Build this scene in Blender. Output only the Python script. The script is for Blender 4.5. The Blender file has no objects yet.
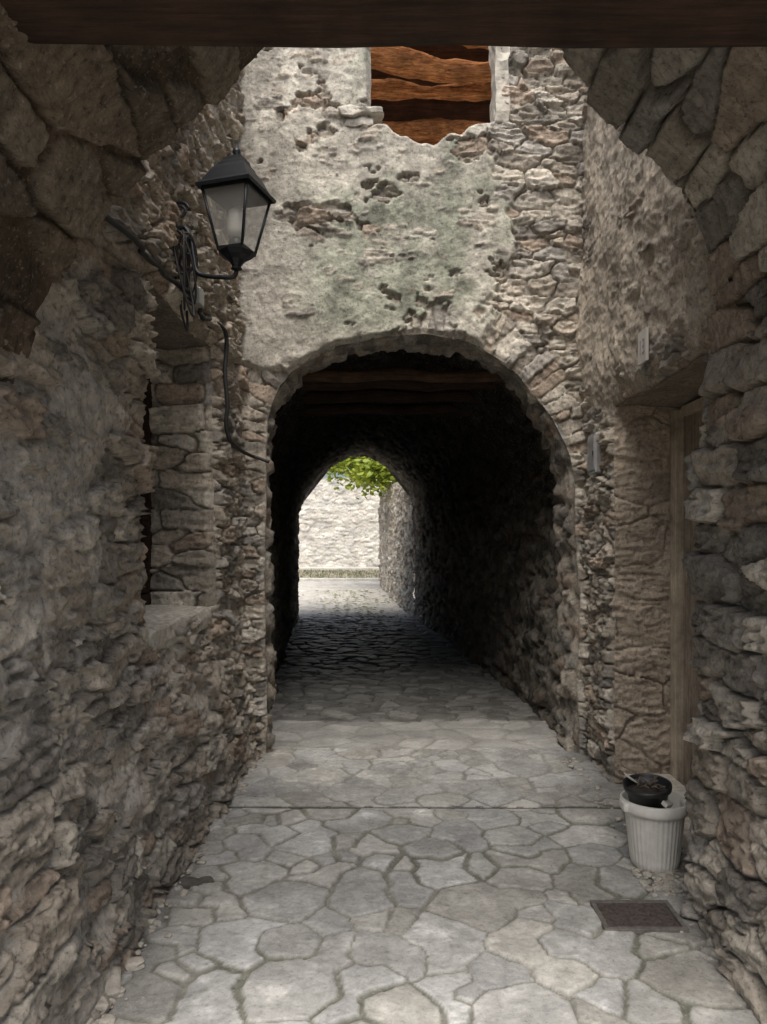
import bpy, math, random
import numpy as np
from mathutils import Vector
random.seed(4); np.random.seed(4)
scene=bpy.context.scene
scene.view_settings.view_transform='Standard'
scene.view_settings.look='None'
scene.view_settings.exposure=0
# ------------------------------------------------------------------ noise
def hsh(i,j,k,s):
    i=np.asarray(i).astype(np.int64); j=np.asarray(j).astype(np.int64); k=np.asarray(k).astype(np.int64)
    n=(i*374761393+j*668265263+k*2147483647+s*974634777)&0xffffffff
    n=((n^(n>>13))*1274126177)&0xffffffff
    n=((n^(n>>16))*2246822519)&0xffffffff
    n=n^(n>>15)
    return (n&0xffffff)/float(0x1000000)
def vn(x,y,z,s=0):
    xi=np.floor(x);yi=np.floor(y);zi=np.floor(z)
    fx=x-xi;fy=y-yi;fz=z-zi
    fx=fx*fx*(3-2*fx);fy=fy*fy*(3-2*fy);fz=fz*fz*(3-2*fz)
    r=0
    for a in (0,1):
        for b in (0,1):
            for c in (0,1):
                w=(fx if a else 1-fx)*(fy if b else 1-fy)*(fz if c else 1-fz)
                r=r+w*hsh(xi+a,yi+b,zi+c,s)
    return r*2-1
def fbm(x,y,z,s=0,o=4,g=.5):
    r=0;a=1;t=0
    for k in range(o):
        r=r+a*vn(x*2**k+k*7.3,y*2**k+k*3.1,z*2**k,s+k);t+=a;a*=g
    return r/t
def ridge(x,y,z,s=0,o=3):
    r=0;a=1;t=0
    for k in range(o):
        r=r+a*(1-2*np.abs(vn(x*2**k+k*7.3,y*2**k+k*3.1,z*2**k,s+k)));t+=a;a*=.5
    return r/t
def sm(a,b,x):
    t=np.clip((x-a)/(b-a),0,1); return t*t*(3-2*t)
def mixa(a,b,t):
    return a*(1-t[...,None])+b*t[...,None]
def vor(u,v,cw,ch,seed,jit=.76,p=3.8,wj=.15):
    x=u/cw;y=v/ch
    J=np.floor(y)
    F1=np.full(x.shape,9.);F2=np.full(x.shape,9.)
    I1=np.zeros(x.shape);DX=np.zeros(x.shape);DY=np.zeros(x.shape)
    for dj in (-1,0,1):
        j=J+dj
        off=.5*(j%2)+hsh(j,0*j,0*j,seed+5)*.4
        I=np.floor(x-off)
        for di in (-1,0,1):
            i=I+di
            cx=i+.5+off+(hsh(i,j,0*i,seed)-.5)*jit
            cy=j+.5+(hsh(i,j,0*i,seed+1)-.5)*jit
            dx=x-cx;dy=y-cy
            w=(hsh(i,j,0*i,seed+2)-.5)*wj*2
            d=(np.abs(dx)**p+np.abs(dy)**p)**(1/p)+w
            m=d<F1
            F2=np.where(m,F1,np.minimum(F2,d))
            I1=np.where(m,hsh(i,j,0*i,seed+3),I1)
            DX=np.where(m,dx,DX);DY=np.where(m,dy,DY)
            F1=np.where(m,d,F1)
    return F1,F2-F1,I1,DX,DY
def rid(i,k):
    return np.mod(i*(97.13+31.7*k)+k*.37,1.0)
PAL=np.array([(.465,.405,.33),(.42,.39,.345),(.54,.49,.41),(.44,.355,.28),(.28,.255,.22),(.49,.435,.36),(.37,.33,.275),(.58,.53,.45)])
def masonry(u,v,cw,ch,seed,depth=.05,warp=.02,joint=.10,tilt=.03,chip=.012,mcol=(.29,.26,.215)):
    z=0*u
    wu=u+warp*fbm(u*4,v*4,z,seed+11,2)+.005*vn(u*24,v*24,z,seed+12)
    wv=v+warp*fbm(u*2.2,v*2.2,z,seed+13,2)+.005*vn(u*24,v*24,z,seed+14)
    wv=wv+.35*ch*vn(wv/(ch*2.6),z,z,seed+19)
    f,e,i,dx,dy=vor(wu,wv,cw,ch,seed)
    prof=sm(.01,joint,e)
    h=depth*prof*(.30+.90*rid(i,1))
    h=h+prof*tilt*((rid(i,2)-.5)*1.6*dx+(rid(i,3)-.5)*1.6*dy)
    f2,e2,i2,dx2,dy2=vor(u+.012*vn(u*15,v*15,z,3),v+.010*vn(u*15,v*15,z,4),.095,.024,seed+40,jit=.9,p=3.5)
    h=h+prof*chip*((rid(i2,1)-.5)*1.4+(rid(i2,2)-.5)*1.4*dx2+(rid(i2,3)-.5)*1.2*dy2)
    h=h+.005*ridge(u*18,v*40,z,seed+15,3)*(.4+.6*prof)+.003*vn(u*95,v*95,z,seed+16)
    mort=1-sm(joint*.15,joint*.8,e)
    c=PAL[(rid(i,4)*len(PAL)).astype(int)%len(PAL)]
    c=c*(.82+.36*rid(i,5))[...,None]
    c=c*(1+.28*fbm(u*9,v*34,z,seed+17,3))[...,None]
    mc=np.array(mcol)*(1+.25*fbm(u*12,v*12,z,seed+18,3))[...,None]
    c=mixa(c,mc,mort)
    return h,c,i,mort
def plaster(h,c,ph,pc,soft=.01):
    t=sm(-soft,soft,ph-h)
    return h*(1-t)+ph*t, mixa(c,pc,t), t
def gwarp(P,a1=.03,a2=.010):
    q=P/.55; r=P/.13
    W=np.zeros_like(P)
    for k in range(3):
        W[:,k]=a1*fbm(q[:,0],q[:,1],q[:,2],60+k,2)+a2*vn(r[:,0],r[:,1],r[:,2],70+k)
    return P+W
# ------------------------------------------------------------------ meshes
def link(o,parent=None):
    scene.collection.objects.link(o)
    if parent is not None: o.parent=parent
    return o
def empty(name):
    e=bpy.data.objects.new(name,None); e.empty_display_size=.1
    scene.collection.objects.link(e); return e
def grid_mesh(name,P,nu,nv,col,mat,keep=None,parent=None,smooth=True,flip=False):
    idx=np.arange(nu*nv).reshape(nu,nv)
    a=idx[:-1,:-1].ravel();b=idx[1:,:-1].ravel();c=idx[1:,1:].ravel();d=idx[:-1,1:].ravel()
    F=np.stack([a,d,c,b] if flip else [a,b,c,d],1)
    if keep is not None: F=F[keep.ravel()]
    used=np.unique(F); mp=np.full(nu*nv,-1); mp[used]=np.arange(len(used))
    F=mp[F]; P=P[used]
    me=bpy.data.meshes.new(name)
    me.vertices.add(len(P)); me.vertices.foreach_set('co',P.astype(np.float32).ravel())
    me.loops.add(F.size); me.loops.foreach_set('vertex_index',F.ravel().astype(np.int32))
    me.polygons.add(len(F)); me.polygons.foreach_set('loop_start',np.arange(0,F.size,4,dtype=np.int32))
    me.polygons.foreach_set('loop_total',np.full(len(F),4,dtype=np.int32))
    me.update(calc_edges=True); me.validate()
    if col is not None:
        col=col[used]
        at=me.color_attributes.new('Col','FLOAT_COLOR','POINT')
        cc=np.ones((len(P),4),np.float32); cc[:,:3]=np.clip(col,0.01,.9)
        at.data.foreach_set('color',cc.ravel())
    me.polygons.foreach_set('use_smooth',np.full(len(F),smooth))
    me.materials.append(mat)
    o=bpy.data.objects.new(name,me); link(o,parent)
    return o
def poly_sdf(x,z,pts):
    D=np.full(x.shape,99.);S=np.zeros(x.shape);ins=np.zeros(x.shape,bool)
    acc=0;n=len(pts)
    for k in range(n-1):
        ax,az=pts[k];bx,bz=pts[k+1]
        L=math.hypot(bx-ax,bz-az)
        t=np.clip(((x-ax)*(bx-ax)+(z-az)*(bz-az))/(L*L),0,1)
        d=np.hypot(x-ax-t*(bx-ax),z-az-t*(bz-az))
        m=d<D; D=np.where(m,d,D);S=np.where(m,acc+t*L,S);acc+=L
    for k in range(n):
        ax,az=pts[k];bx,bz=pts[(k+1)%n]
        if az==bz: continue
        c=((az>z)!=(bz>z))&(x<(bx-ax)*(z-az)/(bz-az)+ax)
        ins^=c
    return np.where(ins,-D,D),S
def rect_sdf(x,z,x0,x1,z0,z1):
    dx=np.maximum(x0-x,x-x1);dz=np.maximum(z0-z,z-z1)
    return np.minimum(np.maximum(dx,dz),0)+np.hypot(np.maximum(dx,0),np.maximum(dz,0))
def crom(pts,n=8):
    out=[];p=[pts[0]]+list(pts)+[pts[-1]]
    for k in range(1,len(p)-2):
        for q in range(n):
            t=q/n;r=[]
            for a in range(len(pts[0])):
                p0,p1,p2,p3=p[k-1][a],p[k][a],p[k+1][a],p[k+2][a]
                r.append(.5*((2*p1)+(-p0+p2)*t+(2*p0-5*p1+4*p2-p3)*t*t+(-p0+3*p1-3*p2+p3)*t**3))
            out.append(tuple(r))
    out.append(tuple(pts[-1])); return out
def resample(pts,n):
    p=np.array(pts);d=np.r_[0,np.cumsum(np.hypot(*(p[1:]-p[:-1]).T))]
    s=np.linspace(0,d[-1],n)
    return np.stack([np.interp(s,d,p[:,0]),np.interp(s,d,p[:,1])],1),s
def surf(name,us,vs,pos,fn,mat,sdf=None,parent=None,warp=(.03,.010),flip=False,edge=.04,smooth=True):
    U,V=np.meshgrid(us,vs,indexing='ij')
    keep=None;ed=1
    if sdf is not None:
        s=sdf(U,V)
        gu,gv=np.gradient(s,us,vs)
        r=max(us[1]-us[0],vs[1]-vs[0])*.62
        m=np.abs(s)<r
        g=gu*gu+gv*gv+1e-6
        cu=(U[:-1,:-1]+U[1:,1:])/2;cv=(V[:-1,:-1]+V[1:,1:])/2
        keep=sdf(cu,cv)>0
        U=np.where(m,U-s*gu/g,U);V=np.where(m,V-s*gv/g,V)
        ed=sm(-.002,edge,s)
    u=U.ravel();v=V.ravel()
    P,N=pos(u,v)
    h,c=fn(u,v)
    h=h*(ed.ravel() if sdf is not None else 1)
    X=P+N*h[:,None]
    if warp: X=gwarp(X,*warp)
    return grid_mesh(name,X,len(us),len(vs),c,mat,keep,parent,smooth,flip),X
def ar(a,b,r): return np.linspace(a,b,max(3,int(round((b-a)/r))+1))
def const(n,v): return np.tile(np.array(v,float),(n,1))
def raw(name,verts,faces,mat,parent=None,smooth=False):
    me=bpy.data.meshes.new(name);me.from_pydata([tuple(v) for v in verts],[],faces);me.update()
    if smooth: me.polygons.foreach_set('use_smooth',[True]*len(me.polygons))
    me.materials.append(mat);o=bpy.data.objects.new(name,me);return link(o,parent)
import bmesh
from mathutils import Euler
def box(name,c,s,mat,parent=None,bev=.006,rough=0,cuts=0,rot=None):
    bm=bmesh.new();bmesh.ops.create_cube(bm,size=1)
    for v in bm.verts: v.co=Vector((v.co.x*s[0],v.co.y*s[1],v.co.z*s[2]))
    if bev>0: bmesh.ops.bevel(bm,geom=bm.edges[:],offset=bev,segments=2,affect='EDGES',profile=.6)
    if cuts: bmesh.ops.subdivide_edges(bm,edges=[e for e in bm.edges if e.calc_length()>.04],cuts=cuts,use_grid_fill=True)
    me=bpy.data.meshes.new(name)
    bm.to_mesh(me);bm.free()
    n=len(me.vertices);co=np.zeros(n*3,np.float32);me.vertices.foreach_get('co',co);co=co.reshape(-1,3).astype(float)
    if rot is not None:
        R=np.array(Euler(rot).to_matrix());co=co@R.T
    co+=np.array(c)
    if rough:
        q=co/.08
        for k in range(3): co[:,k]+=rough*fbm(q[:,0],q[:,1],q[:,2],30+k,2)
    me.vertices.foreach_set('co',co.astype(np.float32).ravel());me.update()
    me.materials.append(mat);o=bpy.data.objects.new(name,me);return link(o,parent)
def tube(name,pts,rad,mat,parent=None,segs=10,noise=0,nscale=(.15,.15,.15),seed=90):
    pts=[Vector(p) for p in pts];n=len(pts)
    if not hasattr(rad,'__len__'): rad=[rad]*n
    V=[];F=[];C=[];up=Vector((0,0,1));prev=None
    for k in range(n):
        t=(pts[min(k+1,n-1)]-pts[max(k-1,0)]).normalized()
        if prev is None:
            a=up if abs(t.z)<.9 else Vector((1,0,0)); x=t.cross(a).normalized()
        else:
            x=(prev-t*prev.dot(t)).normalized()
        prev=x;y=t.cross(x)
        for q in range(segs):
            an=2*math.pi*q/segs
            d=(x*math.cos(an)+y*math.sin(an))
            V.append(pts[k]+d*rad[k]);C.append(d)
    for k in range(n-1):
        for q in range(segs):
            a=k*segs+q;b=k*segs+(q+1)%segs
            F.append((a,b,b+segs,a+segs))
    F.append(tuple(range(segs))[::-1]);F.append(tuple((n-1)*segs+q for q in range(segs)))
    if noise:
        A=np.array([tuple(v) for v in V]);q=A/np.array(nscale);D=np.array([tuple(v) for v in C])
        V=A+D*(noise*(fbm(q[:,0],q[:,1],q[:,2],seed,4,.6)))[:,None]
    return raw(name,V,F,mat,parent,True)
def lathe(name,prof,c,mat,parent=None,n=48,flute=0,nf=24,rot=None,smooth=True):
    V=[];F=[]
    for k,(r,z,fl) in enumerate([(p+(0,))[:3] for p in prof]):
        for q in range(n):
            a=2*math.pi*q/n; rr=r*(1+flute*fl*(abs(math.sin(a*nf/2))-.5))
            V.append(Vector((rr*math.cos(a),rr*math.sin(a),z)))
    for k in range(len(prof)-1):
        for q in range(n):
            a=k*n+q;b=k*n+(q+1)%n;F.append((a,b,b+n,a+n))
    if rot is not None:
        M=Euler(rot).to_matrix();V=[M@v for v in V]
    V=[v+Vector(c) for v in V]
    return raw(name,V,F,mat,parent,smooth)
# ------------------------------------------------------------------ materials
def newmat(name):
    m=bpy.data.materials.new(name);m.use_nodes=True
    nt=m.node_tree;b=nt.nodes['Principled BSDF'];return m,nt,b
def N(nt,t,**k):
    n=nt.nodes.new(t)
    for a,v in k.items(): setattr(n,a,v)
    return n
def ramp(nt,fac,stops):
    r=N(nt,'ShaderNodeValToRGB');e=r.color_ramp.elements
    while len(e)<len(stops): e.new(.5)
    for k,(p,c) in enumerate(stops):
        e[k].position=p
        e[k].color=(tuple(c)+(1,)) if hasattr(c,'__len__') else (c,c,c,1)
    nt.links.new(fac,r.inputs[0]);return r.outputs[0]
def mul(nt,a,b,fac=1,mode='MULTIPLY'):
    m=N(nt,'ShaderNodeMix',data_type='RGBA',blend_type=mode)
    m.inputs[0].default_value=fac
    for s,v in ((6,a),(7,b)):
        if hasattr(v,'is_linked'): nt.links.new(v,m.inputs[s])
        else: m.inputs[s].default_value=v
    return m.outputs[2]
def noise(nt,scale,detail=6,rough=.6,vec=None):
    n=N(nt,'ShaderNodeTexNoise');n.inputs['Scale'].default_value=scale;n.inputs['Detail'].default_value=detail;n.inputs['Roughness'].default_value=rough
    if vec is not None: nt.links.new(vec,n.inputs['Vector'])
    return n.outputs['Fac']
def objco(nt,sc=None):
    t=N(nt,'ShaderNodeTexCoord').outputs['Object']
    if sc is None: return t
    m=N(nt,'ShaderNodeMapping');m.inputs['Scale'].default_value=sc;nt.links.new(t,m.inputs[0]);return m.outputs[0]
def bump(nt,b,hs,strength,dist):
    bp=N(nt,'ShaderNodeBump');bp.inputs['Strength'].default_value=strength;bp.inputs['Distance'].default_value=dist
    nt.links.new(hs,bp.inputs['Height']);nt.links.new(bp.outputs[0],b.inputs['Normal']);return bp
def stone_mat(name,bs=1.0,rough=.97,lo=.58,hi=1.42,pit=.48,dist=.022,spec=.12):
    m,nt,b=newmat(name)
    a=N(nt,'ShaderNodeAttribute',attribute_name='Col').outputs['Color']
    co=objco(nt)
    c=mul(nt,a,ramp(nt,noise(nt,26,7,.76,co),[(.3,lo),(.72,hi)]))
    c=mul(nt,c,ramp(nt,noise(nt,3.2,4,.6,co),[(.3,.76),(.7,1.18)]))
    sp=ramp(nt,noise(nt,75,3,.6,co),[(.58,0.),(.68,1.)])
    mx=N(nt,'ShaderNodeMix',data_type='RGBA');nt.links.new(c,mx.inputs[6]);mx.inputs[7].default_value=(.64,.61,.54,1)
    ml=N(nt,'ShaderNodeMath',operation='MULTIPLY');nt.links.new(sp,ml.inputs[0]);ml.inputs[1].default_value=.25
    nt.links.new(ml.outputs[0],mx.inputs[0])
    sd=ramp(nt,noise(nt,52,4,.7,co),[(.30,pit),(.42,1.)])
    c=mul(nt,mx.outputs[2],sd)
    nt.links.new(c,b.inputs['Base Color'])
    b.inputs['Roughness'].default_value=rough
    b.inputs['Specular IOR Level'].default_value=spec
    bump(nt,b,noise(nt,34,12,.77,co),bs,dist)
    return m
def plain(name,col,rough=.5,metal=0,ns=30,var=.25,bs=.15,spec=.5,vec=None):
    m,nt,b=newmat(name);co=objco(nt,vec)
    c=ramp(nt,noise(nt,ns,6,.65,co),[(.3,tuple(x*(1-var) for x in col)),(.7,tuple(min(1,x*(1+var)) for x in col))])
    nt.links.new(c,b.inputs['Base Color']);b.inputs['Roughness'].default_value=rough;b.inputs['Metallic'].default_value=metal
    b.inputs['Specular IOR Level'].default_value=spec
    bump(nt,b,noise(nt,ns*2,6,.65,co),bs,.01);return m
M_wall=stone_mat('rubble_stone')
M_floor=stone_mat('flagstone',bs=.55,rough=.8,lo=.72,hi=1.28,pit=.8,dist=.02,spec=.2)
M_cobble=stone_mat('worn_cobble',bs=.3,rough=.5,lo=.75,hi=1.2,pit=.85,dist=.02,spec=.25)
def wood(name,c1,c2,vec,rough=.8,bs=.6,a=.28,b_=.7):
    m,nt,b=newmat(name);co=objco(nt,vec)
    n=noise(nt,9,8,.7,co)
    c=ramp(nt,n,[(a,c1),(b_,c2)])
    c=mul(nt,c,ramp(nt,noise(nt,5,5,.7,objco(nt)),[(.32,.5),(.68,1.25)]))
    nt.links.new(c,b.inputs['Base Color']);b.inputs['Roughness'].default_value=rough
    b.inputs['Specular IOR Level'].default_value=.2
    bump(nt,b,n,bs,.03);return m
M_logX=wood('roof_timber',(.26,.08,.03),(.95,.43,.17),(.7,7,7),.9,1.0,.34,.62)
M_plank=wood('roof_plank',(.035,.014,.008),(.12,.05,.022),(.5,6,6))
M_darkX=wood('aged_beam',(.018,.011,.008),(.070,.040,.027),(.5,6,6))
M_midX=wood('tunnel_lintel',(.03,.018,.012),(.13,.075,.045),(.5,6,6))
M_door=wood('weathered_door',(.17,.135,.10),(.40,.34,.27),(5,5,.35))
M_frame=wood('pale_frame_wood',(.36,.30,.22),(.60,.52,.41),(5,5,.35))
M_black=plain('black_iron',(.018,.02,.024),.42,.3,50,.3,.15)
M_cable=plain('black_cable',(.02,.019,.018),.6,0,40,.2,.1)
M_white=plain('white_plastic',(.66,.64,.58),.55,0,14,.14,.12)
M_blackpl=plain('black_plastic',(.02,.02,.022),.4,0,30,.3,.1)
M_steel=plain('grey_metal',(.42,.42,.42),.4,.6,20,.15,.1)
M_ceramic=plain('glazed_tile',(.55,.53,.49),.3,0,10,.12,.05)
M_grey=plain('grey_glaze',(.25,.25,.26),.4,0,10,.08,.05)
M_rust=plain('rusty_iron',(.11,.09,.08),.6,.35,45,.5,.5)
M_frm=plain('cast_iron_frame',(.16,.145,.13),.7,.2,45,.4,.5)
M_soil=plain('soil',(.05,.038,.028),.95,0,60,.5,.9)
M_paper=plain('paper_litter',(.6,.58,.53),.8,0,20,.15,.1)
M_plast=plain('lime_plaster',(.48,.445,.38),.9,0,18,.3,.8,.1)
M_sill=plain('sill_stone',(.50,.465,.40),.9,0,22,.38,.9,.1)
M_rubble=plain('loose_stone',(.38,.35,.30),.9,0,20,.35,.5,.1)
M_dkstone=plain('dark_slate',(.10,.09,.08),.8,0,20,.35,.5,.2)
M_leaf=plain('fallen_leaf',(.20,.24,.06),.6,0,6,.5,.1)
M_ground=plain('dry_earth',(.24,.21,.16),.95,0,3,.3,.4)
M_grass=plain('grass_blades',(.12,.15,.06),.7,0,8,.4,.1)
M_bark=plain('bark',(.16,.13,.10),.9,0,20,.4,.8)
def leafmat():
    m,nt,b=newmat('tree_leaf')
    oi=N(nt,'ShaderNodeTexCoord').outputs['Object']
    c=ramp(nt,noise(nt,5,4,.7,oi),[(.32,(.12,.20,.02)),(.68,(.50,.54,.08))])
    nt.links.new(c,b.inputs['Base Color']);b.inputs['Roughness'].default_value=.5
    tr=N(nt,'ShaderNodeBsdfTranslucent');nt.links.new(c,tr.inputs[0])
    mx=N(nt,'ShaderNodeMixShader');mx.inputs[0].default_value=.5
    nt.links.new(b.outputs[0],mx.inputs[1]);nt.links.new(tr.outputs[0],mx.inputs[2])
    nt.links.new(mx.outputs[0],nt.nodes['Material Output'].inputs[0]);return m
M_tleaf=leafmat()
def glassmat(name,tint,t):
    m,nt,b=newmat(name)
    b.inputs['Base Color'].default_value=tint+(1,);b.inputs['Roughness'].default_value=.15
    tr=N(nt,'ShaderNodeBsdfTransparent');mx=N(nt,'ShaderNodeMixShader');mx.inputs[0].default_value=t
    nt.links.new(b.outputs[0],mx.inputs[1]);nt.links.new(tr.outputs[0],mx.inputs[2])
    nt.links.new(mx.outputs[0],nt.nodes['Material Output'].inputs[0]);return m
M_glass=glassmat('lantern_glass',(.6,.6,.57),.72)
M_wglass=plain('dark_window_glass',(.02,.022,.025),.1,0,5,.1,0)

# ------------------------------------------------------------------ LEFT HOUSE
H1=empty('stone_house')
def left_x(z): return -1.2+.15*np.clip(1-z/1.3,0,1)**1.3
def pos_left(u,v):
    P=np.stack([left_x(v),u,v],1);return P,const(len(u),(1,0,0))
def fn_left(u,v):
    h,c,i,mo=masonry(u,v,.21,.075,101,.066,.025,.10,.025,.018)
    hb,cb,ib,mb=masonry(u,v,.32,.12,131,.078,.025,.09,.03,.020)
    t=sm(-.02,.02,fbm(u*1.1,v*1.1,0*u,5,2)-.08)
    h=h*(1-t)+hb*t;c=mixa(c,cb,t)
    near=sm(3.6,2.8,u)
    jb=np.exp(-(rect_sdf(u,v,3.42,4.80,1.15,2.84)/.22)**2)
    ph=.008+.026*near-.035*jb+.052*fbm(u*1.9,v*1.9,0*u,21,4)+.018*ridge(u*6,v*8,0*u,22,4)+.011*fbm(u*24,v*30,0*u,25,3)
    pc=np.array((.52,.48,.42))*(1+.36*fbm(u*6,v*6,0*u,23,5,.65))[...,None]
    h,c,t2=plaster(h,c,ph,pc,.004)
    c=c*np.array((1.06,1.05,1.04))
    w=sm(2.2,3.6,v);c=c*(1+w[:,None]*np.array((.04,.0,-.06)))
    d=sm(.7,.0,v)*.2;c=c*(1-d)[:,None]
    return h,c
WD0,WD1,WZ0,WZ1=3.48,4.80,1.15,2.84
sdfL=lambda u,v: rect_sdf(u,v,WD0,WD1,WZ0,WZ1)+.014*vn(u*9,v*11,0*u,6)
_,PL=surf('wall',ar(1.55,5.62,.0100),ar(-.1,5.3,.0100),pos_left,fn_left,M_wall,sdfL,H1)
def lx(D,z):
    k=np.argmin(np.abs(PL[:,1]-D)+np.abs(PL[:,2]-z));return PL[k,0]
def fn_jamb(u,v):
    h,c,i,mo=masonry(u+3.3,v,.34,.13,211,.06,.012,.09,.02,.014)
    e=sm(0,.03,u)
    return h*(.25+.75*e)*.8,c*1.1
dep=.42
surf('window_jamb',ar(-.02,dep,.010),ar(WZ0-.05,WZ1+.05,.010),lambda u,v:(np.stack([-1.2-u+.0*v,WD1+0*u,v],1),const(len(u),(0,-1,0))),fn_jamb,M_wall,None,H1)
surf('window_jamb_near',ar(-.005,dep,.02),ar(WZ0-.05,WZ1+.05,.02),lambda u,v:(np.stack([-1.2-u,WD0+0*u,v],1),const(len(u),(0,1,0))),fn_jamb,M_wall,None,H1)
surf('window_head',ar(WD0-.02,WD1+.02,.02),ar(-.01,dep,.02),lambda u,v:(np.stack([-1.2-v,u,WZ1+0*u],1),const(len(u),(0,0,-1))),lambda u,v:(.02*fbm(u*9,v*9,0*u,3,3),const(len(u),(.24,.20,.16))),M_wall,None,H1)
box('window_sill',(-1.355,(WD0+WD1)/2,WZ0-.03),(.43,WD1-WD0+.03,.12),M_sill,H1,.02,.032,9)
box('window_frame_bottom',(-1.60,(WD0+WD1)/2,WZ0+.07),(.06,WD1-WD0,.07),M_darkX,H1,.004)
box('window_frame_top',(-1.60,(WD0+WD1)/2,WZ1-.04),(.06,WD1-WD0,.07),M_darkX,H1,.004)
for k,yy in enumerate((WD0+.035,(WD0+WD1)/2,WD1-.035)):
    box('window_frame_post_%d'%k,(-1.60,yy,(WZ0+WZ1)/2+.015),(.05,.07,WZ1-WZ0-.19),M_darkX,H1,.004)
box('window_pane',(-1.62,(WD0+WD1)/2,(WZ0+WZ1)/2),(.01,WD1-WD0,WZ1-WZ0),M_wglass,H1,0)
box('wall_core',(-1.90,3.6,2.6),(.4,4.0,5.3),M_plast,H1,0)

# ------------------------------------------------------------------ RIGHT HOUSE
H2=empty('stone_house')
DD0,DD1,DZ=3.42,4.83,2.46
def pos_right(u,v):
    return np.stack([1.45+0*u,u,v],1),const(len(u),(-1,0,0))
def fn_right(u,v):
    h,c,i,mo=masonry(u,v,.25,.085,301,.058,.022,.10,.025,.016)
    ph=-.008+.070*sm(2.3,2.75,v)*sm(5.0,4.5,v)+.036*fbm(u*1.6,v*1.6,0*u,41,4)+.016*ridge(u*6,v*8,0*u,42,4)+.009*fbm(u*26,v*30,0*u,42,3)
    pc=np.array((.53,.46,.37))*(1+.32*fbm(u*5,v*5,0*u,43,5,.65))[...,None]
    h,c,t=plaster(h,c,ph,pc,.004)
    return h,c
_,PR=surf('wall',ar(3.05,5.62,.0105),ar(-.1,5.3,.0105),pos_right,fn_right,M_wall,lambda u,v:rect_sdf(u,v,DD0,DD1,-.5,DZ),H2,flip=True)
def rx(D,z):
    k=np.argmin(np.abs(PR[:,1]-D)+np.abs(PR[:,2]-z));return PR[k,0]
def fn_doorj(u,v):
    h,c,i,mo=masonry(u+1.1,v+.3,.50,.25,411,.022,.008,.05,.010,.008,(.30,.255,.20))
    h=h+.010*fbm(u*9,v*9,0*u,4,4)
    return h,np.array((.45,.375,.295))*(.7+.5*(c.mean(1)/.42))[:,None]*.95
surf('door_jamb',ar(-.02,.42,.010),ar(-.1,DZ+.05,.010),lambda u,v:(np.stack([1.45+u,DD1+0*u,v],1),const(len(u),(0,-1,0))),fn_doorj,M_wall,None,H2,warp=(.02,.004))
surf('door_jamb_near',ar(-.005,.42,.02),ar(-.1,DZ+.05,.02),lambda u,v:(np.stack([1.45+u,DD0+0*u,v],1),const(len(u),(0,1,0))),fn_doorj,M_wall,None,H2)
surf('door_head',ar(DD0-.02,DD1+.02,.02),ar(-.02,.42,.02),lambda u,v:(np.stack([1.45+v,u,DZ+0*u],1),const(len(u),(0,0,-1))),lambda u,v:(.01*fbm(u*9,v*9,0*u,3,3),const(len(u),(.28,.23,.18))),M_wall,None,H2)
yy=DD0+.02;k=0
while yy<DD1-.15:
    w=.145
    box('door_plank_%d'%k,(1.855+.003*(k%2),yy+w/2,1.24),(.035,w-.006,2.36),M_door,H2,.004,0);yy+=w;k+=1
box('door_backing',(1.89,(DD0+DD1)/2,1.22),(.02,DD1-DD0,2.5),M_door,H2,0)
box('door_frame_post',(1.825,DD1-.075,1.22),(.08,.09,2.42),M_frame,H2,.006)
box('door_frame_head',(1.825,(DD0+DD1)/2-.07,2.41),(.05,DD1-DD0-.2,.06),M_frame,H2,.006)
box('door_threshold',(1.64,(DD0+DD1)/2,.03),(.30,DD1-DD0-.04,.10),M_sill,H2,.015,.01,5)
box('wall_core',(1.76,4.1,3.92),(.5,2.9,2.76),M_plast,H2,0)
box('wall_core_rear',(1.80,5.2,1.2),(.5,.6,2.6),M_plast,H2,0)

# ------------------------------------------------------------------ TUNNEL HOUSE (facade + vault)
H3=empty('stone_house')
FY=5.5
arch_pts=[(-.96,-.1),(-.96,.8),(-.97,1.6),(-.965,2.3)]+crom([(-.945,2.50),(-.87,2.70),(-.70,2.89),(-.42,3.04),(.04,3.12),(.50,3.075),(.80,2.94),(1.06,2.68),(1.24,2.36),(1.33,2.05)],4)+[(1.35,1.4),(1.35,.7),(1.35,-.1)]
WX0,WX1,WB=-.19,.74,4.69
def winbot(x): return WB-.13*np.exp(-((x-.25)/.26)**2)+.05*np.clip((x-.5)/.3,0,1)
def sdf_fac(x,z):
    a,_=poly_sdf(x,z,arch_pts)
    a=a+.016*fbm(x*9,z*9,0*x,18,2)*(z>2.3)
    w=np.maximum(np.maximum(WX0-x,x-WX1)+.015*fbm(x*9,z*9,0*x,28,2),(winbot(x)-z)+.035*fbm(x*10,0*x,0*x,8,2))
    return np.minimum(a,w)
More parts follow.
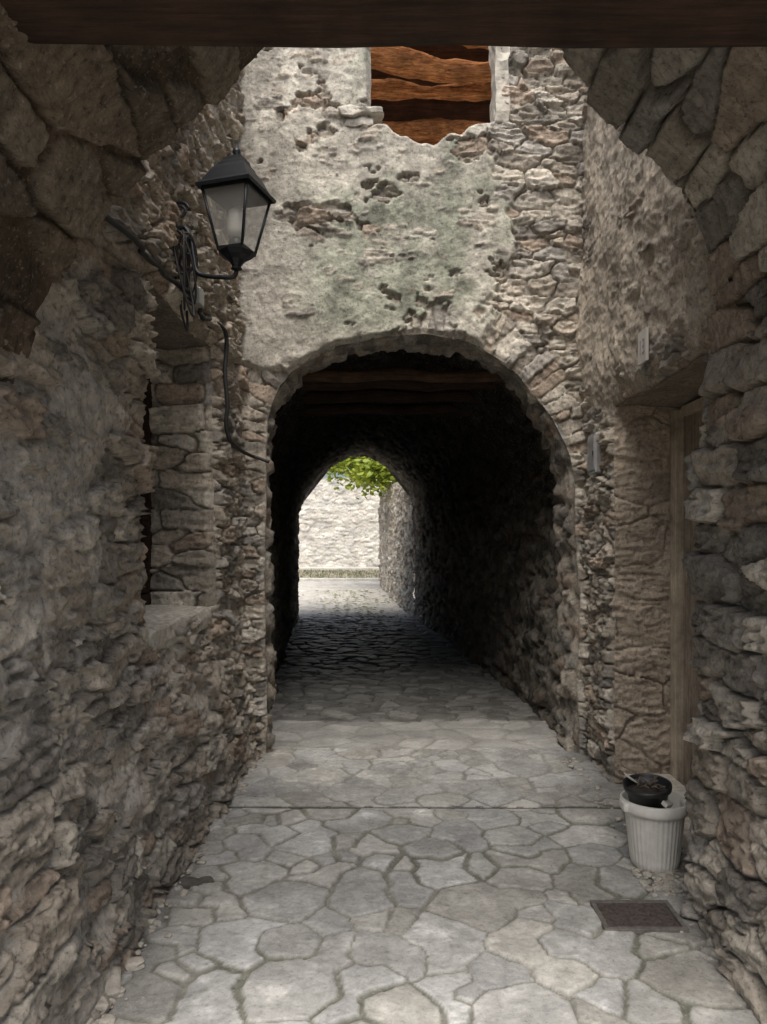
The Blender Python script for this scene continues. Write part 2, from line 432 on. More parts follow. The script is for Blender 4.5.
def fn_fac(u,v):
    h,c,i,mo=masonry(u,v,.20,.078,501,.052,.025,.10,.025,.016,(.40,.365,.305))
    hb,cb,_i,_m=masonry(u,v,.27,.11,551,.056,.025,.09,.03,.018,(.40,.365,.305))
    t=sm(-.02,.02,fbm(u*1.3,v*1.3,0*u,5,2));h=h*(1-t)+hb*t;c=mixa(c,cb,t)
    d,s=poly_sdf(u,v,arch_pts)
    hr,cr,ir,mr=masonry(s,d+.06,.080,.34,531,.05,.012,.10,.02,.010,(.36,.325,.27))
    rw=.24+.06*vn(s*7,0*s,0*s,9)
    ring=((d<rw)&(v>2.25)).astype(float)
    h=np.where(ring>0,hr*.8,h);c=mixa(c,cr*1.05,ring)
    gap=np.exp(-((d-rw)/.010)**2)*(v>2.3);h=h-gap*.012
    wob=fbm(u*1.8,v*1.8,0*u,77,5,.6)
    lim=sm(.74,.60,u+.60*wob-.10*np.clip(4.3-v,0,2))*sm(-1.30,-1.22,u+.45*wob)
    holes=sm(.24,.31,fbm(u*3.1+9,v*4.2,0*u,78,5,.6))
    pm=lim*sm(2.80,2.9,v+.15*wob)*(1-.85*holes)
    ph=-.024+.082*pm+.018*fbm(u*2.6,v*2.6,0*u,51,3)+.006*ridge(u*8,v*9,0*u,52,4)+.008*fbm(u*22,v*22,0*u,54,4)
    lich=sm(-.22,.2,fbm(u*2.0+3,v*1.3,0*u,55,5,.6))*sm(-.95,-.4,u)*sm(2.95,3.3,v)
    pc=mixa(const(len(u),(.585,.545,.465)),const(len(u),(.35,.365,.285)),lich*.9)
    pc=pc*(1+.42*fbm(u*6,v*6,0*u,53,6,.68))[...,None]
    st=sm(.05,.45,fbm(u*9,v*.9,0*u,58,3));pc=pc*(1-.25*st)[:,None]
    h,c,t=plaster(h,c,ph,pc,.004)
    c=c*(1+.12*sm(.6,1.1,u)*sm(2.6,3.2,v))[:,None]
    return h,c
surf('facade_wall',ar(-1.5,1.75,.0092),ar(-.1,5.5,.0092),lambda u,v:(np.stack([u,FY+0*u,v],1),const(len(u),(0,-1,0))),fn_fac,M_wall,sdf_fac,H3)
end_pts=crom([(-1.98,-.1),(-1.98,1.2),(-1.96,2.15),(-1.62,2.8),(-1.22,3.15),(-.77,3.32),(-.30,3.18),(.1,2.86),(.35,2.4),(.42,1.2),(.42,-.1)],4)
ns=250
A,sA=resample(arch_pts,ns);B,_=resample(end_pts,ns)
def tun(us,name):
    U,V=np.meshgrid(us,np.arange(ns),indexing='ij');u=U.ravel();k=V.ravel()
    t=((u-FY)/9.5)[:,None]
    C=A[k]*(1-t)+B[k]*t
    TA=np.gradient(A,axis=0);TB=np.gradient(B,axis=0);T=TA[k]*(1-t)+TB[k]*t
    T=T/(np.linalg.norm(T,axis=1)[:,None]+1e-9)
    Nn=np.stack([T[:,1],0*u,-T[:,0]],1)
    s=sA[k]
    top=((s>2.3)&(s<sA[-1]-2.1))
    h,c,i,mo=masonry(s,u,.095,.26,601,.055,.03,.12,.03,.014)
    h2,c2,i2,mo2=masonry(u,s,.26,.10,631,.06,.02,.12,.03,.014)
    h=np.where(top,h,h2);c=np.where(top[:,None],c,c2)
    h=h-.02
    h=h*sm(0,.05,u-FY)
    grow=.10*sm(.34,.38,u-FY+.03*vn(s*8,0*s,0*s,2))*sm(15,12,u)
    h=h-grow
    P=np.stack([C[:,0],u,C[:,1]],1)
    X=gwarp(P+Nn*h[:,None])
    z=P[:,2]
    inner_shade=sm(5.75,6.3,u)*sm(14.8,12.5,u)*(.50+.40*sm(.8,2.6,z))  # shade inside the tunnel painted into the stone colour, deeper towards the crown
    grid_mesh(name,X,len(us),ns,c*(.75*(1-inner_shade))[:,None],M_wall,None,H3,True)
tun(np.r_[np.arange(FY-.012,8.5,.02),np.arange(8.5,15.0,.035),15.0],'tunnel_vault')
raw('outer_end_wall',[(-3,15.02,-.1),(-1.99,15.02,-.1),(-1.99,15.02,2.2),(-1.2,15.02,3.2),(-.77,15.02,3.36),(-.3,15.02,3.22),(.36,15.02,2.4),(.43,15.02,-.1),(3,15.02,-.1),(3,15.02,4.3),(-3,15.02,4.3)],[(0,1,2,10),(2,3,4,10),(4,9,10),(4,5,6,9),(6,7,8,9)],M_plast,H3)
raw('roof_deck',[(-3,7.6,4.3),(3,7.6,4.3),(3,15.1,4.3),(-3,15.1,4.3)],[(0,1,2,3)],M_plast,H3)
raw('loft_floor',[(-2,5.55,4.25),(2,5.55,4.25),(2,7.6,4.25),(-2,7.6,4.25)],[(0,1,2,3)],M_plast,H3)
for k,(y,z,r) in enumerate(((5.95,2.92,.045),(6.5,2.98,.06),(7.1,2.98,.06),(7.8,2.98,.06))):
    tube('tunnel_beam_%d'%k,[(-1.0+.1*q*2.15,y+.02*math.sin(q),z+.012*math.sin(q*1.7+k)) for q in range(11)],r,M_midX if k==0 else M_darkX,H3,14,.03)
box('opening_jamb_right',(WX1+.055,FY+.12,5.10),(.10,.34,.86),M_plast,H3,.01,.03,10)
box('opening_jamb_left',(WX0-.035,FY+.19,5.10),(.06,.30,.8),M_plast,H3,.01,.02,8)
box('opening_sill',(WX0-.06,FY-.0,4.76),(.30,.16,.06),M_sill,H3,.015,.035,7)
box('opening_sill_block',(WX0-.08,FY+.01,4.69),(.20,.12,.06),M_sill,H3,.015,.03,6)
rr_=random.Random(12)
for k in range(11):
    y=5.80+.235*k; z=5.98-.145*k; sl=rr_.uniform(-.17,.17);rb=rr_.uniform(.055,.092);ph_=rr_.uniform(0,6)
    tube('roof_timber_%d'%k,[(-1.5+.04*q,y+.04*math.sin(q*.12+k),z+sl*(-1.2+.04*q)+.03*math.sin(q*.13+ph_)) for q in range(82)],[rb+.014*math.sin(q*.11+k*2) for q in range(82)],M_logX,H3,30,.05,(.30,.05,.05),90+7*k)
for k in range(19):
    d=.165*k; box('roof_plank_%d'%k,(0,5.80+d*.86,6.62-d*.52+.012*(k%2)),(3.4,.20,.03),M_plank,H3,.004,.012,6,(-.55,0,0))

# ------------------------------------------------------------------ NEAR ARCH / PASSAGE
H4=empty('stone_archway')
near_pts=crom([(-1.30,1.95),(-1.19,2.22),(-1.06,2.54),(-.94,2.76),(-.79,2.95),(-.61,3.15),(-.48,3.32),(-.2,3.6),(.15,3.74),(.45,3.68),(.66,3.57),(.87,3.40),(1.08,3.24),(1.30,3.03),(1.43,2.74),(1.46,2.45),(1.38,2.22),(1.33,2.0)],5)+[(1.33,1.4),(1.32,.7),(1.28,-.1)]
def Dfar(x): return 2.35+(x+1.15)*.34
ns2=640;NY=1.38
C2,s2=resample(near_pts,ns2);T2=np.gradient(C2,axis=0);T2/=np.linalg.norm(T2,axis=1)[:,None]
nf_=170
U,K=np.meshgrid(np.linspace(0,1,nf_),np.arange(ns2),indexing='ij');k=K.ravel()
df=Dfar(C2[k,0]);u=U.ravel()*(df-NY)
P=np.stack([C2[k,0],df-u,C2[k,1]],1)
Nn=np.stack([T2[k,1],0*u,-T2[k,0]],1)
s=s2[k];Lp=s2[-1]
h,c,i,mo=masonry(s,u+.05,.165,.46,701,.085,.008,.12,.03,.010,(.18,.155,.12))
hp,cp,ip,mp_=masonry(u,s,.30,.14,731,.085,.018,.10,.035,.020)
pil=s>Lp-2.15
lf=s<1.7
ph=.045+.035*fbm(s*3,u*3,0*s,81,4)+.01*fbm(s*20,u*20,0*s,82,3)
hl,cl,_t=plaster(h,c,ph,np.array((.28,.225,.175))*(1+.25*fbm(s*7,u*7,0*s,83,4))[:,None],.008)
h=np.where(pil,hp,np.where(lf,hl,h))
lfw=sm(3.4,2.2,s);blend=(.95-.52*lfw)[:,None]  # dim left and lit right of the arch painted into its colour
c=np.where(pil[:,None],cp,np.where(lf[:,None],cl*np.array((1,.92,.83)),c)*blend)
h=h*sm(-.01,.05,u)
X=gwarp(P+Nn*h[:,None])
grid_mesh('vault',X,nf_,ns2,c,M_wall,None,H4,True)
def sdf_near(x,z): return poly_sdf(x,z,[(-1.6,1.95)]+near_pts+[(-1.6,-.1)])[0]
def fn_nf(u,v):
    h,c,i,mo=masonry(u,v,.26,.10,801,.05,.02,.12);return h,c
TOPZ=4.15
surf('alley_face',ar(-1.6,1.8,.03),ar(-.1,TOPZ,.03),lambda u,v:(np.stack([u,Dfar(u),v],1),const(len(u),(-.32,.947,0))),fn_nf,M_wall,sdf_near,H4)
surf('street_face',ar(-1.6,1.8,.03),ar(-.1,TOPZ,.03),lambda u,v:(np.stack([u,NY+0*u,v],1),const(len(u),(0,-1,0))),fn_nf,M_wall,sdf_near,H4)
raw('roof_deck',[(-1.7,NY-.02,TOPZ),(1.85,NY-.02,TOPZ),(1.85,3.4,TOPZ),(-1.7,2.15,TOPZ)],[(0,1,2,3)],M_plast,H4)
WB_=empty('wooden_beam')
box('beam',(0,1.60,2.868),(3.6,.22,.27),M_darkX,WB_,.02,.012,12)

# ------------------------------------------------------------------ PAVING
def floor_poly(u,v,pts,wt,grp):
    n=len(u);ID=np.zeros(n,int);E=np.zeros(n)
    for a in range(0,n,20000):
        x=u[a:a+20000,None];y=v[a:a+20000,None]
        d2=(x-pts[None,:,0])**2+(y-pts[None,:,1])**2-wt[None]
        i1=np.argmin(d2,1);r=np.arange(len(i1));b1=d2[r,i1]
        dp=pts[None,:,:]-pts[i1][:,None,:];L=np.sqrt((dp**2).sum(2))+1e-9
        e=(d2-b1[:,None])/(2*L);e[grp[None,:]==grp[i1][:,None]]=9
        ID[a:a+20000]=grp[i1];E[a:a+20000]=e.min(1)
    return ID,E
pts=[]
rng=np.random.RandomState(31)
for tries in range(2600):
    p=(rng.uniform(-1.6,1.9),rng.uniform(.9,5.9))
    rad=rng.choice([.06,.11,.17,.24],p=[.3,.3,.25,.15])
    if tries>1200: rad=.07
    if all(math.hypot(p[0]-q[0],p[1]-q[1])>(rad+q[2])*.62 for q in pts): pts.append(p+(rad,))
FP=np.array([(p[0],p[1]) for p in pts]);FW=np.array([p[2]**2*.55 for p in pts])
grp=np.arange(len(FP))
for a in rng.permutation(len(FP))[:int(len(FP)*.66)]:
    d=np.hypot(*(FP-FP[a]).T);d[grp==grp[a]]=9;b=np.argsort(d)[rng.randint(0,2)]
    if (grp==grp[a]).sum()<3 and (grp==grp[b]).sum()<3: grp[grp==grp[a]]=grp[b]
FR=rng.rand(len(pts),6)
def fn_floor(u,v):
    z=0*u
    wu=u+.012*fbm(u*5,v*5,z,901,3)+.008*fbm(u*30,v*30,z,902,2);wv=v+.012*fbm(u*5,v*5,z,903,3)+.008*fbm(u*30,v*30,z,904,2)
    ID,E=floor_poly(wu,wv,FP,FW,grp)
    jw=.011+.010*vn(u*3,v*3,z,905)
    seam=np.abs(v-4.40-.015*vn(u*2,z,z,906));E=np.minimum(E,seam*.8)
    st=sm(jw*.7,jw*1.0+.004,E)
    R=FR[ID]
    dx=u-FP[ID,0];dy=v-FP[ID,1]
    h=.011*st+st*(.008*(R[:,0]-.5)+.024*((R[:,1]-.5)*dx+(R[:,2]-.5)*dy))
    h=h+.008*fbm(u*6,v*6,z,907,3)*st+.004*fbm(u*25,v*25,z,908,3)
    h=h*(1-.9*np.exp(-(seam/.05)**2))+.004*(seam>.018)
    h=h+.012*fbm(u*1.2,v*1.2,z,909,2)
    g=.43+.18*(R[:,3]-.5)
    c=np.stack([g,g*(1.0-.035*R[:,4]),g*(.97-.10*R[:,4])],1)
    c=c*(1+.40*fbm(u*4,v*4,z,910,6,.68))[:,None]
    sc=sm(.22,.4,fbm(u*7,v*10,z,915,5,.65));c=c*(1+.25*sc)[:,None]
    mc=np.array((.245,.238,.205))*(1+.4*fbm(u*8,v*8,z,911,4))[:,None]
    mc=mixa(mc,const(len(u),(.12,.135,.09)),sm(.0,.4,fbm(u*2,v*2,z,912,3))*.4)
    mc=mixa(mc,const(len(u),(.35,.345,.32)),sm(4.42,4.7,v)*.7)
    c=mixa(mc,c,st)
    c=c*(1-.62*(seam<.016+.006*vn(u*20,z,z,3)))[:,None]
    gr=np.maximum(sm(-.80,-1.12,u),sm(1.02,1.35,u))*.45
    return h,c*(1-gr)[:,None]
PV=empty('stone_pavement')
flo=lambda u,v:(np.stack([u,v,0*u],1),const(len(u),(0,0,1)))
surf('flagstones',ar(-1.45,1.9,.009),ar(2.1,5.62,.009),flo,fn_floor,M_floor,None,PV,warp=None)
surf('street_flagstones',ar(-1.6,2.0,.05),ar(-3,2.12,.05),flo,fn_floor,M_floor,None,PV,warp=None)
def gz(y): return .35*sm(14.5,22,y)
def fn_cob(u,v):
    z=0*u
    wu=u+.03*fbm(u*4,v*4,z,921,3);wv=v+.03*fbm(u*4,v*4,z,923,3)
    f,e,i,dx,dy=vor(wu,wv,.22,.15,925,.95,2.2)
    f,e3,i3,dx3,dy3=vor(wu,wv,.36,.28,945,1.0,2.0)
    far=(v<6.5);e=np.where(far,e3,e);i=np.where(far,i3,i)
    st=sm(.03,.12,e);rough=sm(6.45,6.55,v)
    h=(.010+.016*rough)*st+.026*(rid(i,1)-.5)*st*rough+.007*fbm(u*9,v*9,z,926,3)+.012*fbm(u*1.2,v*1.2,z,909,2)
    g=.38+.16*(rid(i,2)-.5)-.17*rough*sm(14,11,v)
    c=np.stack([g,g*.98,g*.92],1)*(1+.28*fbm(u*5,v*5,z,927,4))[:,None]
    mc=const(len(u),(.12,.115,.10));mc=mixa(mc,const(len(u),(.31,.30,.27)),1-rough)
    return h-.012*rough,mixa(mc,c,st)
cp_=lambda u,v:(np.stack([u,v,gz(v)],1),const(len(u),(0,0,1)))
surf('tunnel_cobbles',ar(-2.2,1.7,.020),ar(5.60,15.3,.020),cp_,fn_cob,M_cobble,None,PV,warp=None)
surf('outer_cobbles',ar(-7,2.5,.05),ar(15.28,22.3,.05),cp_,lambda u,v:(lambda r:(r[0]*.4,r[1]*.4+np.array((.34,.32,.285))))(fn_cob(u,v)),M_floor,None,PV,warp=None)
gu=np.r_[-400,-100,-30,ar(-9,9,.4),30,100,400];gv=np.r_[-400,-100,-20,ar(-4,30,.4),60,150,500]
U,V=np.meshgrid(gu,gv,indexing='ij');u=U.ravel();v=V.ravel()
zz=-.13+.40*sm(14,22,v)+.42*sm(22.2,23.6,v)+.02*fbm(u*.5,v*.5,0*u,3,2)
grid_mesh('ground',np.stack([u,v,zz],1),len(gu),len(gv),None,M_ground,None,None)
V_=[];F_=[]
for q in range(5000):
    x=random.uniform(-5,2);y=random.uniform(22.45,23.3)
    t=min(1,max(0,(y-22.2)/1.4));z=.26+.42*t*t*(3-2*t)
    a=random.uniform(0,6.28);w=.012;hh=random.uniform(.03,.09);b=len(V_)
    V_+= [(x-w*math.cos(a),y-w*math.sin(a),z),(x+w*math.cos(a),y+w*math.sin(a),z),(x+random.uniform(-.04,.04),y+random.uniform(-.04,.04),z+hh)];F_.append((b,b+1,b+2))
raw('grass',V_,F_,M_grass)
surf('kerb',ar(-6,2.5,.06),ar(0,.36,.03),lambda u,v:(np.stack([u,22.2+np.clip(v-.12,0,1),gz(22.2)-.02+np.minimum(v,.12)],1),const(len(u),(0,-.7,.7))),lambda u,v:(.01*fbm(u*5,v*5,0*u,3,3),const(len(u),(.5,.49,.45))),M_floor,None,None,warp=None)
def fn_far(u,v):
    h,c,i,mo=masonry(u,v,.30,.11,951,.03,.02,.09,.02,.01)
    return h,c*.5+np.array((.36,.355,.33))
sw,_=surf('stone_wall',ar(-7,3,.03),ar(.3,3.62,.03),lambda u,v:(np.stack([u,24+0*u,v],1),const(len(u),(0,-1,0))),fn_far,M_floor,None,None)
surf('wall_footing',ar(-7,3,.06),ar(0,.5,.03),lambda u,v:(np.stack([u,23.45+np.clip(v-.14,0,1)*1.4,.58+np.minimum(v,.14)],1),const(len(u),(0,-.7,.7))),lambda u,v:(.015*fbm(u*3,v*3,0*u,3,3),const(len(u),(.48,.46,.42))),M_floor,None,sw,warp=None)
def pw(u,v):
    t=(u-15)/5.6
    return np.stack([.42-.82*t,u,v],1),const(len(u),(-.99,-.14,0))
def fn_gw(u,v):
    h,c,i,mo=masonry(u,v,.24,.09,971,.06,.02,.11,.03,.012);return h,c*1.2
o,_=surf('stone_wall',ar(15,20.6,.025),ar(-.1,2.95,.025),pw,fn_gw,M_wall,None,None,flip=True)
surf('wall_end',ar(-.42,.6,.03),ar(-.1,2.95,.03),lambda u,v:(np.stack([u,20.6+0*u,v],1),const(len(u),(0,1,0))),fn_gw,M_wall,None,o)
TR=empty('fig_tree')
tube('trunk',[(1.3,18.6,.1),(1.25,18.7,1.2),(1.1,18.9,2.3),(.9,19.1,3.2),(.6,19.3,4.2)],[.16,.13,.11,.08,.04],M_bark,TR,10,.03,(.3,.3,.3))
limbs=[[(1.1,18.9,2.3),(.5,19.2,3.1),(-.2,19.5,3.5),(-1.1,19.6,3.6),(-1.7,19.5,3.65)],[(.9,19.1,3.2),(.3,18.6,3.7),(-.3,18.3,3.5),(-.6,18.2,3.1)],[(.9,19.1,3.0),(1.6,19.5,4),(2.1,19.6,4.6)],[(.6,19.3,4.2),(0,19.6,4.3),(-.8,19.8,4.1),(-1.5,19.9,3.95)]]
V_=[];F_=[]
from mathutils import Quaternion
for k,l in enumerate(limbs):
    lp=crom(l,5);tube('limb_%d'%k,lp,[.06*(1-.8*j/len(lp)) for j in range(len(lp))],M_bark,TR,8,.01,(.3,.3,.3))
    for q in range(1300):
        p=Vector(lp[int(random.random()**.7*(len(lp)-1))])
        p=p+Vector((random.gauss(0,.25),random.gauss(0,.3),random.gauss(0,.22)-.05))
        r=random.uniform(.05,.10);nv=Vector((random.gauss(0,.8),random.gauss(0,.8),1)).normalized()
        x=nv.orthogonal().normalized();x.rotate(Quaternion(nv,random.uniform(0,6.28)));y=nv.cross(x)
        b=len(V_)
        for (aa,bb) in ((-1,0),(-.35,.6),(.45,.55),(1.1,0),(.45,-.55),(-.35,-.6)): V_.append(p+x*aa*r+y*bb*r-nv*(abs(bb)*r*.2))
        F_.append(tuple(b+j for j in range(6)))
raw('foliage',V_,F_,M_tleaf,TR)
# ------------------------------------------------------------------ LANTERN
LN=empty('wall_lantern')
cx,cy,cz=-.835,3.90,3.12
SC=.93;ROT=5.2
def ngon(prof,name,mat,n=4,rot=ROT,cap=True):
    V=[];F=[]
    for r,z in prof:
        for q in range(n):
            a=rot+2*math.pi*q/n;V.append((cx+r*1.12*SC*math.cos(a),cy+r*1.12*SC*math.sin(a),cz+z*SC))
    for k in range(len(prof)-1):
        for q in range(n):
            a=k*n+q;b=k*n+(q+1)%n;F.append((a,b,b+n,a+n))
    if cap: F.append(tuple(range(n))[::-1]);F.append(tuple((len(prof)-1)*n+q for q in range(n)))
    return raw(name,V,F,mat,LN)
ngon([(.165,.335),(.205,.322),(.21,.340),(.18,.362),(.155,.40),(.125,.445),(.10,.47),(.095,.482),(.085,.483),(.075,.50),(.068,.52),(.03,.535)],'roof',M_black)
lathe('finial',[(.001,.0),(.018,.005),(.012,.015),(.022,.03),(.018,.045),(.006,.055),(.001,.07)],(cx,cy,cz+.53*SC),M_black,LN,16)
ngon([(.170,.31),(.180,.31),(.180,.335),(.170,.335)],'top_ring',M_black)
ngon([(.090,-.012),(.100,-.01),(.102,.012),(.092,.012)],'bottom_ring',M_black)
ngon([(.095,-.01),(.075,-.03),(.045,-.05),(.03,-.07),(.022,-.085),(.03,-.10),(.001,-.11)],'cup',M_black,8)
ngon([(.092,.008),(.168,.315)],'glass',M_glass,cap=False)
for q in range(4):
    a=ROT+2*math.pi*q/4;e=1.12*SC
    tube('bar_%d'%q,[(cx+.096*e*math.cos(a),cy+.096*e*math.sin(a),cz+.005),(cx+.174*e*math.cos(a),cy+.174*e*math.sin(a),cz+.32*SC)],.008,M_black,LN,6)
lathe('bulb_socket',[(.001,0),(.03,0),(.03,.06),(.022,.07),(.001,.07)],(cx,cy,cz),M_blackpl,LN,16)
lathe('bulb',[(.001,.07),(.04,.075),(.05,.11),(.052,.17),(.045,.21),(.02,.23),(.001,.232)],(cx,cy,cz),plain('bulb_glass',(.8,.78,.72),.3,0,5,.05,0),LN,20)
wx=lx(3.95,3.1)
box('wall_plate',(wx+.015,3.95,3.14),(.03,.055,.40),M_black,LN,.006)
box('wall_bracket',(wx+.03,3.95,3.28),(.05,.09,.07),M_black,LN,.008)
arm=crom([(wx+.02,3.95,3.24),(wx+.08,3.95,3.27),(wx+.12,3.94,3.20),(wx+.14,3.93,3.09),(wx+.17,3.92,3.01),(cx-.07,3.90,2.985),(cx-.015,3.90,2.99),(cx,3.90,3.02)],6)
tube('arm',arm,.0125,M_black,LN,8)
sc=[(wx+.06+.05*math.cos(t)*(1-t/14),3.95,3.36+.05*math.sin(t)*(1-t/14)) for t in [i*.35 for i in range(26)]]
tube('scroll',sc,.008,M_black,LN,6)
sc=[(wx+.09+.05*math.cos(t+3)*(1-t/16),3.945,3.08+.07*math.sin(t+3)*(1-t/16)) for t in [i*.35 for i in range(26)]]
tube('lower_scroll',sc,.007,M_black,LN,6)
CB=empty('electric_cable')
def wallpath(dz,off=.014,n=8,w=9):
    p=crom([(a,b) for a,b in dz],n);xs=np.array([lx(a,b) for a,b in p]);
    hw=w//2;xp=np.pad(xs,hw,mode='edge');xs=np.array([xp[q:q+w].max()*.6+xp[q:q+w].mean()*.4 for q in range(len(xs))])
    return [(x+off,a,b) for x,(a,b) in zip(xs,p)]
tube('cable_run',wallpath([(2.05,2.52),(2.2,2.58),(2.42,2.68),(2.61,2.77),(2.9,2.82),(3.2,2.86),(3.5,2.89),(3.85,2.93),(4.1,2.94),(4.4,2.92)]),.013,M_cable,CB,8)
dm=max(lx(4.87,z) for z in np.arange(2.25,3.0,.05))
down=[(dm-.0,4.86,2.86),(dm-.012,4.86,2.7),(dm+.004,4.865,2.5),(dm-.006,4.87,2.36),(dm+.01,4.90,2.26)]
tube('cable_drop',crom([(lx(4.4,2.92)+.016,4.4,2.92),(dm-.04,4.6,2.97),(dm,4.8,2.96)]+down,6),.015,M_cable,CB,8)
tube('cable_cross',crom([down[-1],(dm+.03,5.1,2.225),(-1.04,5.36,2.21),(-1.0,5.40,2.20),(-.92,5.40,2.17)],5),.013,M_cable,CB,8)
for k in range(6):
    a0=random.uniform(0,6);r=.09+.02*k
    lp=[(wx+.07+.03*math.sin(t+k)+.05*(.5+.5*math.sin(t*1+a0)),3.98-.02*k+.05*math.cos(t+a0),3.10+(.12+.02*k)*math.sin(t+a0*.3)-.02*k) for t in [i*.3 for i in range(22)]]
    tube('coil_%d'%k,crom(lp,3),.006,M_cable,CB,6)
tube('lead_drop',crom([(wx+.06,3.97,2.98),(wx+.05,4.0,2.85),(wx+.07,4.05,2.75),(wx+.05,4.1,2.92)],8),.007,M_cable,CB,6)
box('junction_box',(lx(4.12,2.96)+.03,4.12,2.95),(.05,.09,.09),M_steel,CB,.006)

# ------------------------------------------------------------------ small items on right
MB=empty('electric_meter_box')
mx_=min(rx(5.17,z) for z in (2.1,2.2,2.3))-.02
box('case',(mx_,5.17,2.20),(.045,.20,.27),M_steel,MB,.008)
box('door_panel',(mx_-.025,5.17,2.20),(.008,.17,.23),M_steel,MB,.003)
box('lock',(mx_-.031,5.10,2.20),(.008,.015,.03),M_black,MB,.002)
PQ=empty('house_number_plaque')
qy=4.10
qx=min(rx(qy+a,z) for a in (-.06,0,.06) for z in (2.6,2.67,2.74))-.006
box('tile',(qx,qy,2.67),(.014,.14,.18),M_ceramic,PQ,.003)
for k,(a,b,w,hh) in enumerate(((.025,2.67,.008,.08),(-.025,2.705,.03,.008),(-.025,2.67,.03,.008),(-.025,2.635,.03,.008),(-.038,2.67,.008,.07))):
    box('digit_stroke_%d'%k,(qx-.008,qy+a,b),(.004,w,hh),M_grey,PQ,0)
PP=empty('planter_pot')
px,py=1.27,3.62
lathe('body',[(.001,.01),(.10,.01),(.108,.02,1),(.115,.05,1),(.138,.27,1),(.142,.28),(.158,.285),(.162,.30),(.162,.335),(.155,.342),(.148,.335),(.14,.30),(.12,.25),(.001,.24)],(px,py,.0),M_white,PP,144,.035,36)
box('handle',(px+.150,py-.04,.31),(.05,.10,.05),M_white,PP,.015)
box('handle_1',(px-.150,py-.02,.31),(.04,.09,.045),M_white,PP,.015)
BP=empty('flower_pot')
lathe('body',[(.001,.0),(.075,.0),(.10,.13),(.112,.132),(.114,.155),(.107,.158),(.102,.15),(.095,.11),(.001,.105)],(px-.04,py-.03,.27),M_blackpl,BP,40,rot=(.12,-.08,0))
lathe('soil',[(.001,.118),(.05,.122),(.096,.115)],(px-.04,py-.03,.27),M_soil,BP,24,rot=(.12,-.08,0))
for k in range(16):
    a=random.uniform(0,6.3);r=random.uniform(0,.07)
    p=Vector((px-.03+r*math.cos(a),py-.03+r*math.sin(a),.40));q=p+Vector((random.gauss(0,.05),random.gauss(0,.05),random.uniform(.01,.06)))
    tube('twig_%d'%k,[p,(p+q)/2+Vector((0,0,.01)),q],.003,M_bark,BP,5)
box('paper_scrap',(px-.11,py+.02,.425),(.07,.05,.004),M_paper,BP,.001,.01,2,(.3,.5,.3))
box('paper_scrap_1',(px+.02,py-.12,.35),(.06,.03,.02),M_paper,BP,.004,.01,2,(.5,.2,.8))
MH=empty('drain_cover')
mcx,mcy=1.02,3.11
for k,(a,b,w,hh) in enumerate(((0,.112,.34,.02),(0,-.112,.34,.02),(-.16,0,.02,.203),(.16,0,.02,.203))):
    box('frame_%d'%k,(mcx+a,mcy+b,.018),(w,hh,.02),M_frm,MH,.002)
box('plate',(mcx,mcy,.017),(.295,.198,.014),M_rust,MH,.003)
for a in range(8):
    for b in range(5):
        box('stud_%d_%d'%(a,b),(mcx-.124+.0355*a,mcy-.075+.0375*b,.0255),(.018,.006,.004),M_rust,MH,.001,0,0,(0,0,.78 if (a+b)%2 else -.78))
def rocks(name,spots,mat,parent=None,flat=1):
    V_=[];F_=[]
    for (x,y,r) in spots:
        bm=bmesh.new();bmesh.ops.create_icosphere(bm,subdivisions=2,radius=1)
        b=len(V_);sx,sy,sz=random.uniform(.7,1.3)*r,random.uniform(.6,1.1)*r,random.uniform(.4,.7)*r*flat;an=random.uniform(0,3.1);sd=random.uniform(0,99)
        co=np.array([tuple(v.co) for v in bm.verts]);n=fbm(co[:,0]*1.3+sd,co[:,1]*1.3,co[:,2]*1.3,7,2);co=co*(1+.5*n)[:,None]
        co=np.clip(co,-.8,.8)
        for c_ in co:
            X_,Y_=c_[0]*sx,c_[1]*sy
            V_.append((x+X_*math.cos(an)-Y_*math.sin(an),y+X_*math.sin(an)+Y_*math.cos(an),.012+sz*.5+c_[2]*sz))
        F_+= [tuple(b+v.index for v in f.verts) for f in bm.faces];bm.free()
    return raw(name,V_,F_,mat,parent)
sp=[]
for q in range(170): sp.append((random.uniform(1.14,1.42),random.uniform(3.28,3.6),random.uniform(.006,.022)))
for q in range(120): y=random.uniform(2.3,5.4);sp.append((-1.03+abs(random.gauss(0,.05)),y,random.uniform(.006,.028)))
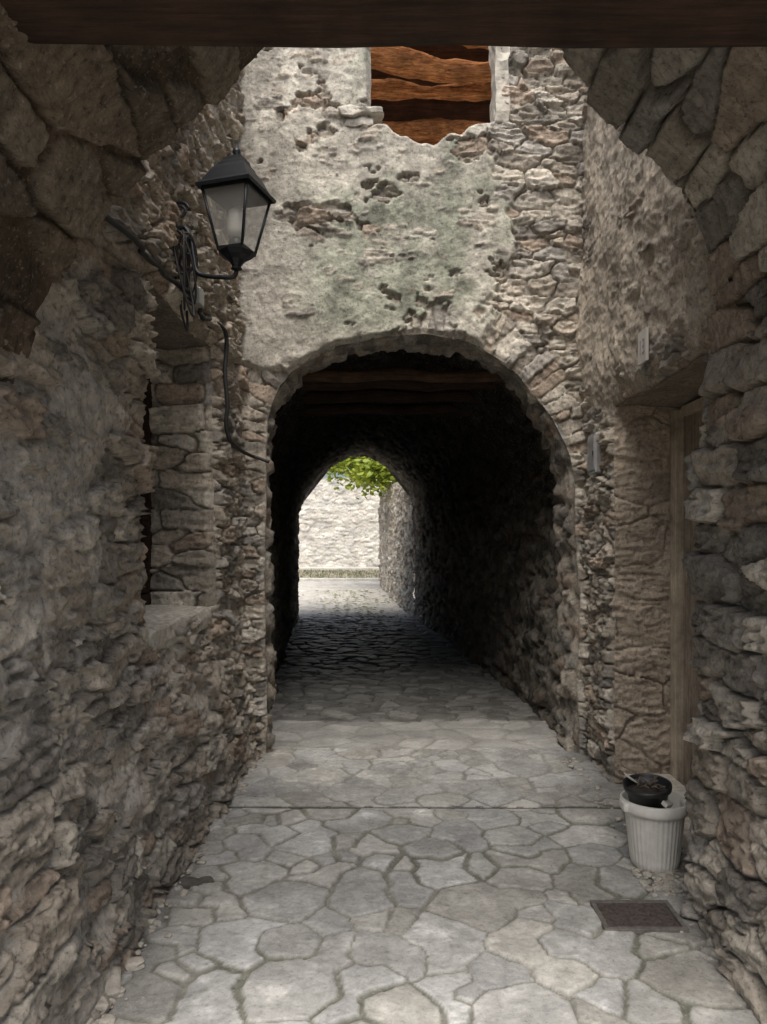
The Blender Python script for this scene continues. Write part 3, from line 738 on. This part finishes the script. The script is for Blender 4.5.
for q in range(90): y=random.uniform(2.6,5.4);sp.append((1.30-abs(random.gauss(0,.05)),y,random.uniform(.005,.02)))
for q in range(40): sp.append((random.uniform(-1,1.2),random.uniform(2.4,5.4),random.uniform(.003,.007)))
rocks('gravel',sp,M_rubble)
rocks('loose_stone',[(-.95,3.42,.07),(-.88,3.44,.045)],M_dkstone,None,.35)
rocks('rubble_heap',[(-1.02,2.62,.08),(-1.06,2.8,.06),(-1.0,2.5,.05),(-.97,2.75,.04),(1.27,2.9,.05)],M_rubble)
V_=[];F_=[]
for q in range(420):
    y=random.uniform(12.5,19.5);x=random.gauss(-.5-(y-12)*.06,.55);z=gz(np.array([y]))[0]+.03
    a=random.uniform(0,6.28);r=random.uniform(.03,.07);b=len(V_)
    for (aa,bb,cc) in ((-1,0,.0),(-.2,.55,.25),(1,0,.1),(-.2,-.55,.3)): V_.append((x+r*(aa*math.cos(a)-bb*math.sin(a)),y+r*(aa*math.sin(a)+bb*math.cos(a)),z+cc*r))
    F_.append((b,b+1,b+2,b+3))
raw('fallen_leaves',V_,F_,M_leaf)
# ------------------------------------------------------------------ light, camera
w=bpy.data.worlds.new('World');scene.world=w;w.use_nodes=True
nt=w.node_tree;sky=nt.nodes.new('ShaderNodeTexSky');sky.sky_type='NISHITA';sky.sun_disc=False
EL=62
sky.sun_elevation=math.radians(EL);sky.sun_rotation=math.radians(186);sky.air_density=1;sky.dust_density=4
bg=nt.nodes['Background'];bg.inputs[1].default_value=.15
nt.links.new(sky.outputs[0],bg.inputs[0])
sl=bpy.data.lights.new('sun','SUN');sl.energy=5.0;sl.angle=math.radians(50);sl.color=(1,.96,.91)
so=bpy.data.objects.new('sun',sl);so.rotation_euler=(math.radians(90-EL),0,math.radians(-6));link(so)
cam=bpy.data.cameras.new('camera');cam.sensor_fit='VERTICAL';cam.sensor_height=36;cam.lens=26.0
cam.shift_y=28/1024;cam.shift_x=-11.5/1024;cam.clip_start=.05;cam.clip_end=2000
co=bpy.data.objects.new('camera',cam);co.location=(0,0,1.6);co.rotation_euler=(math.radians(90),0,0);link(co)
scene.camera=co
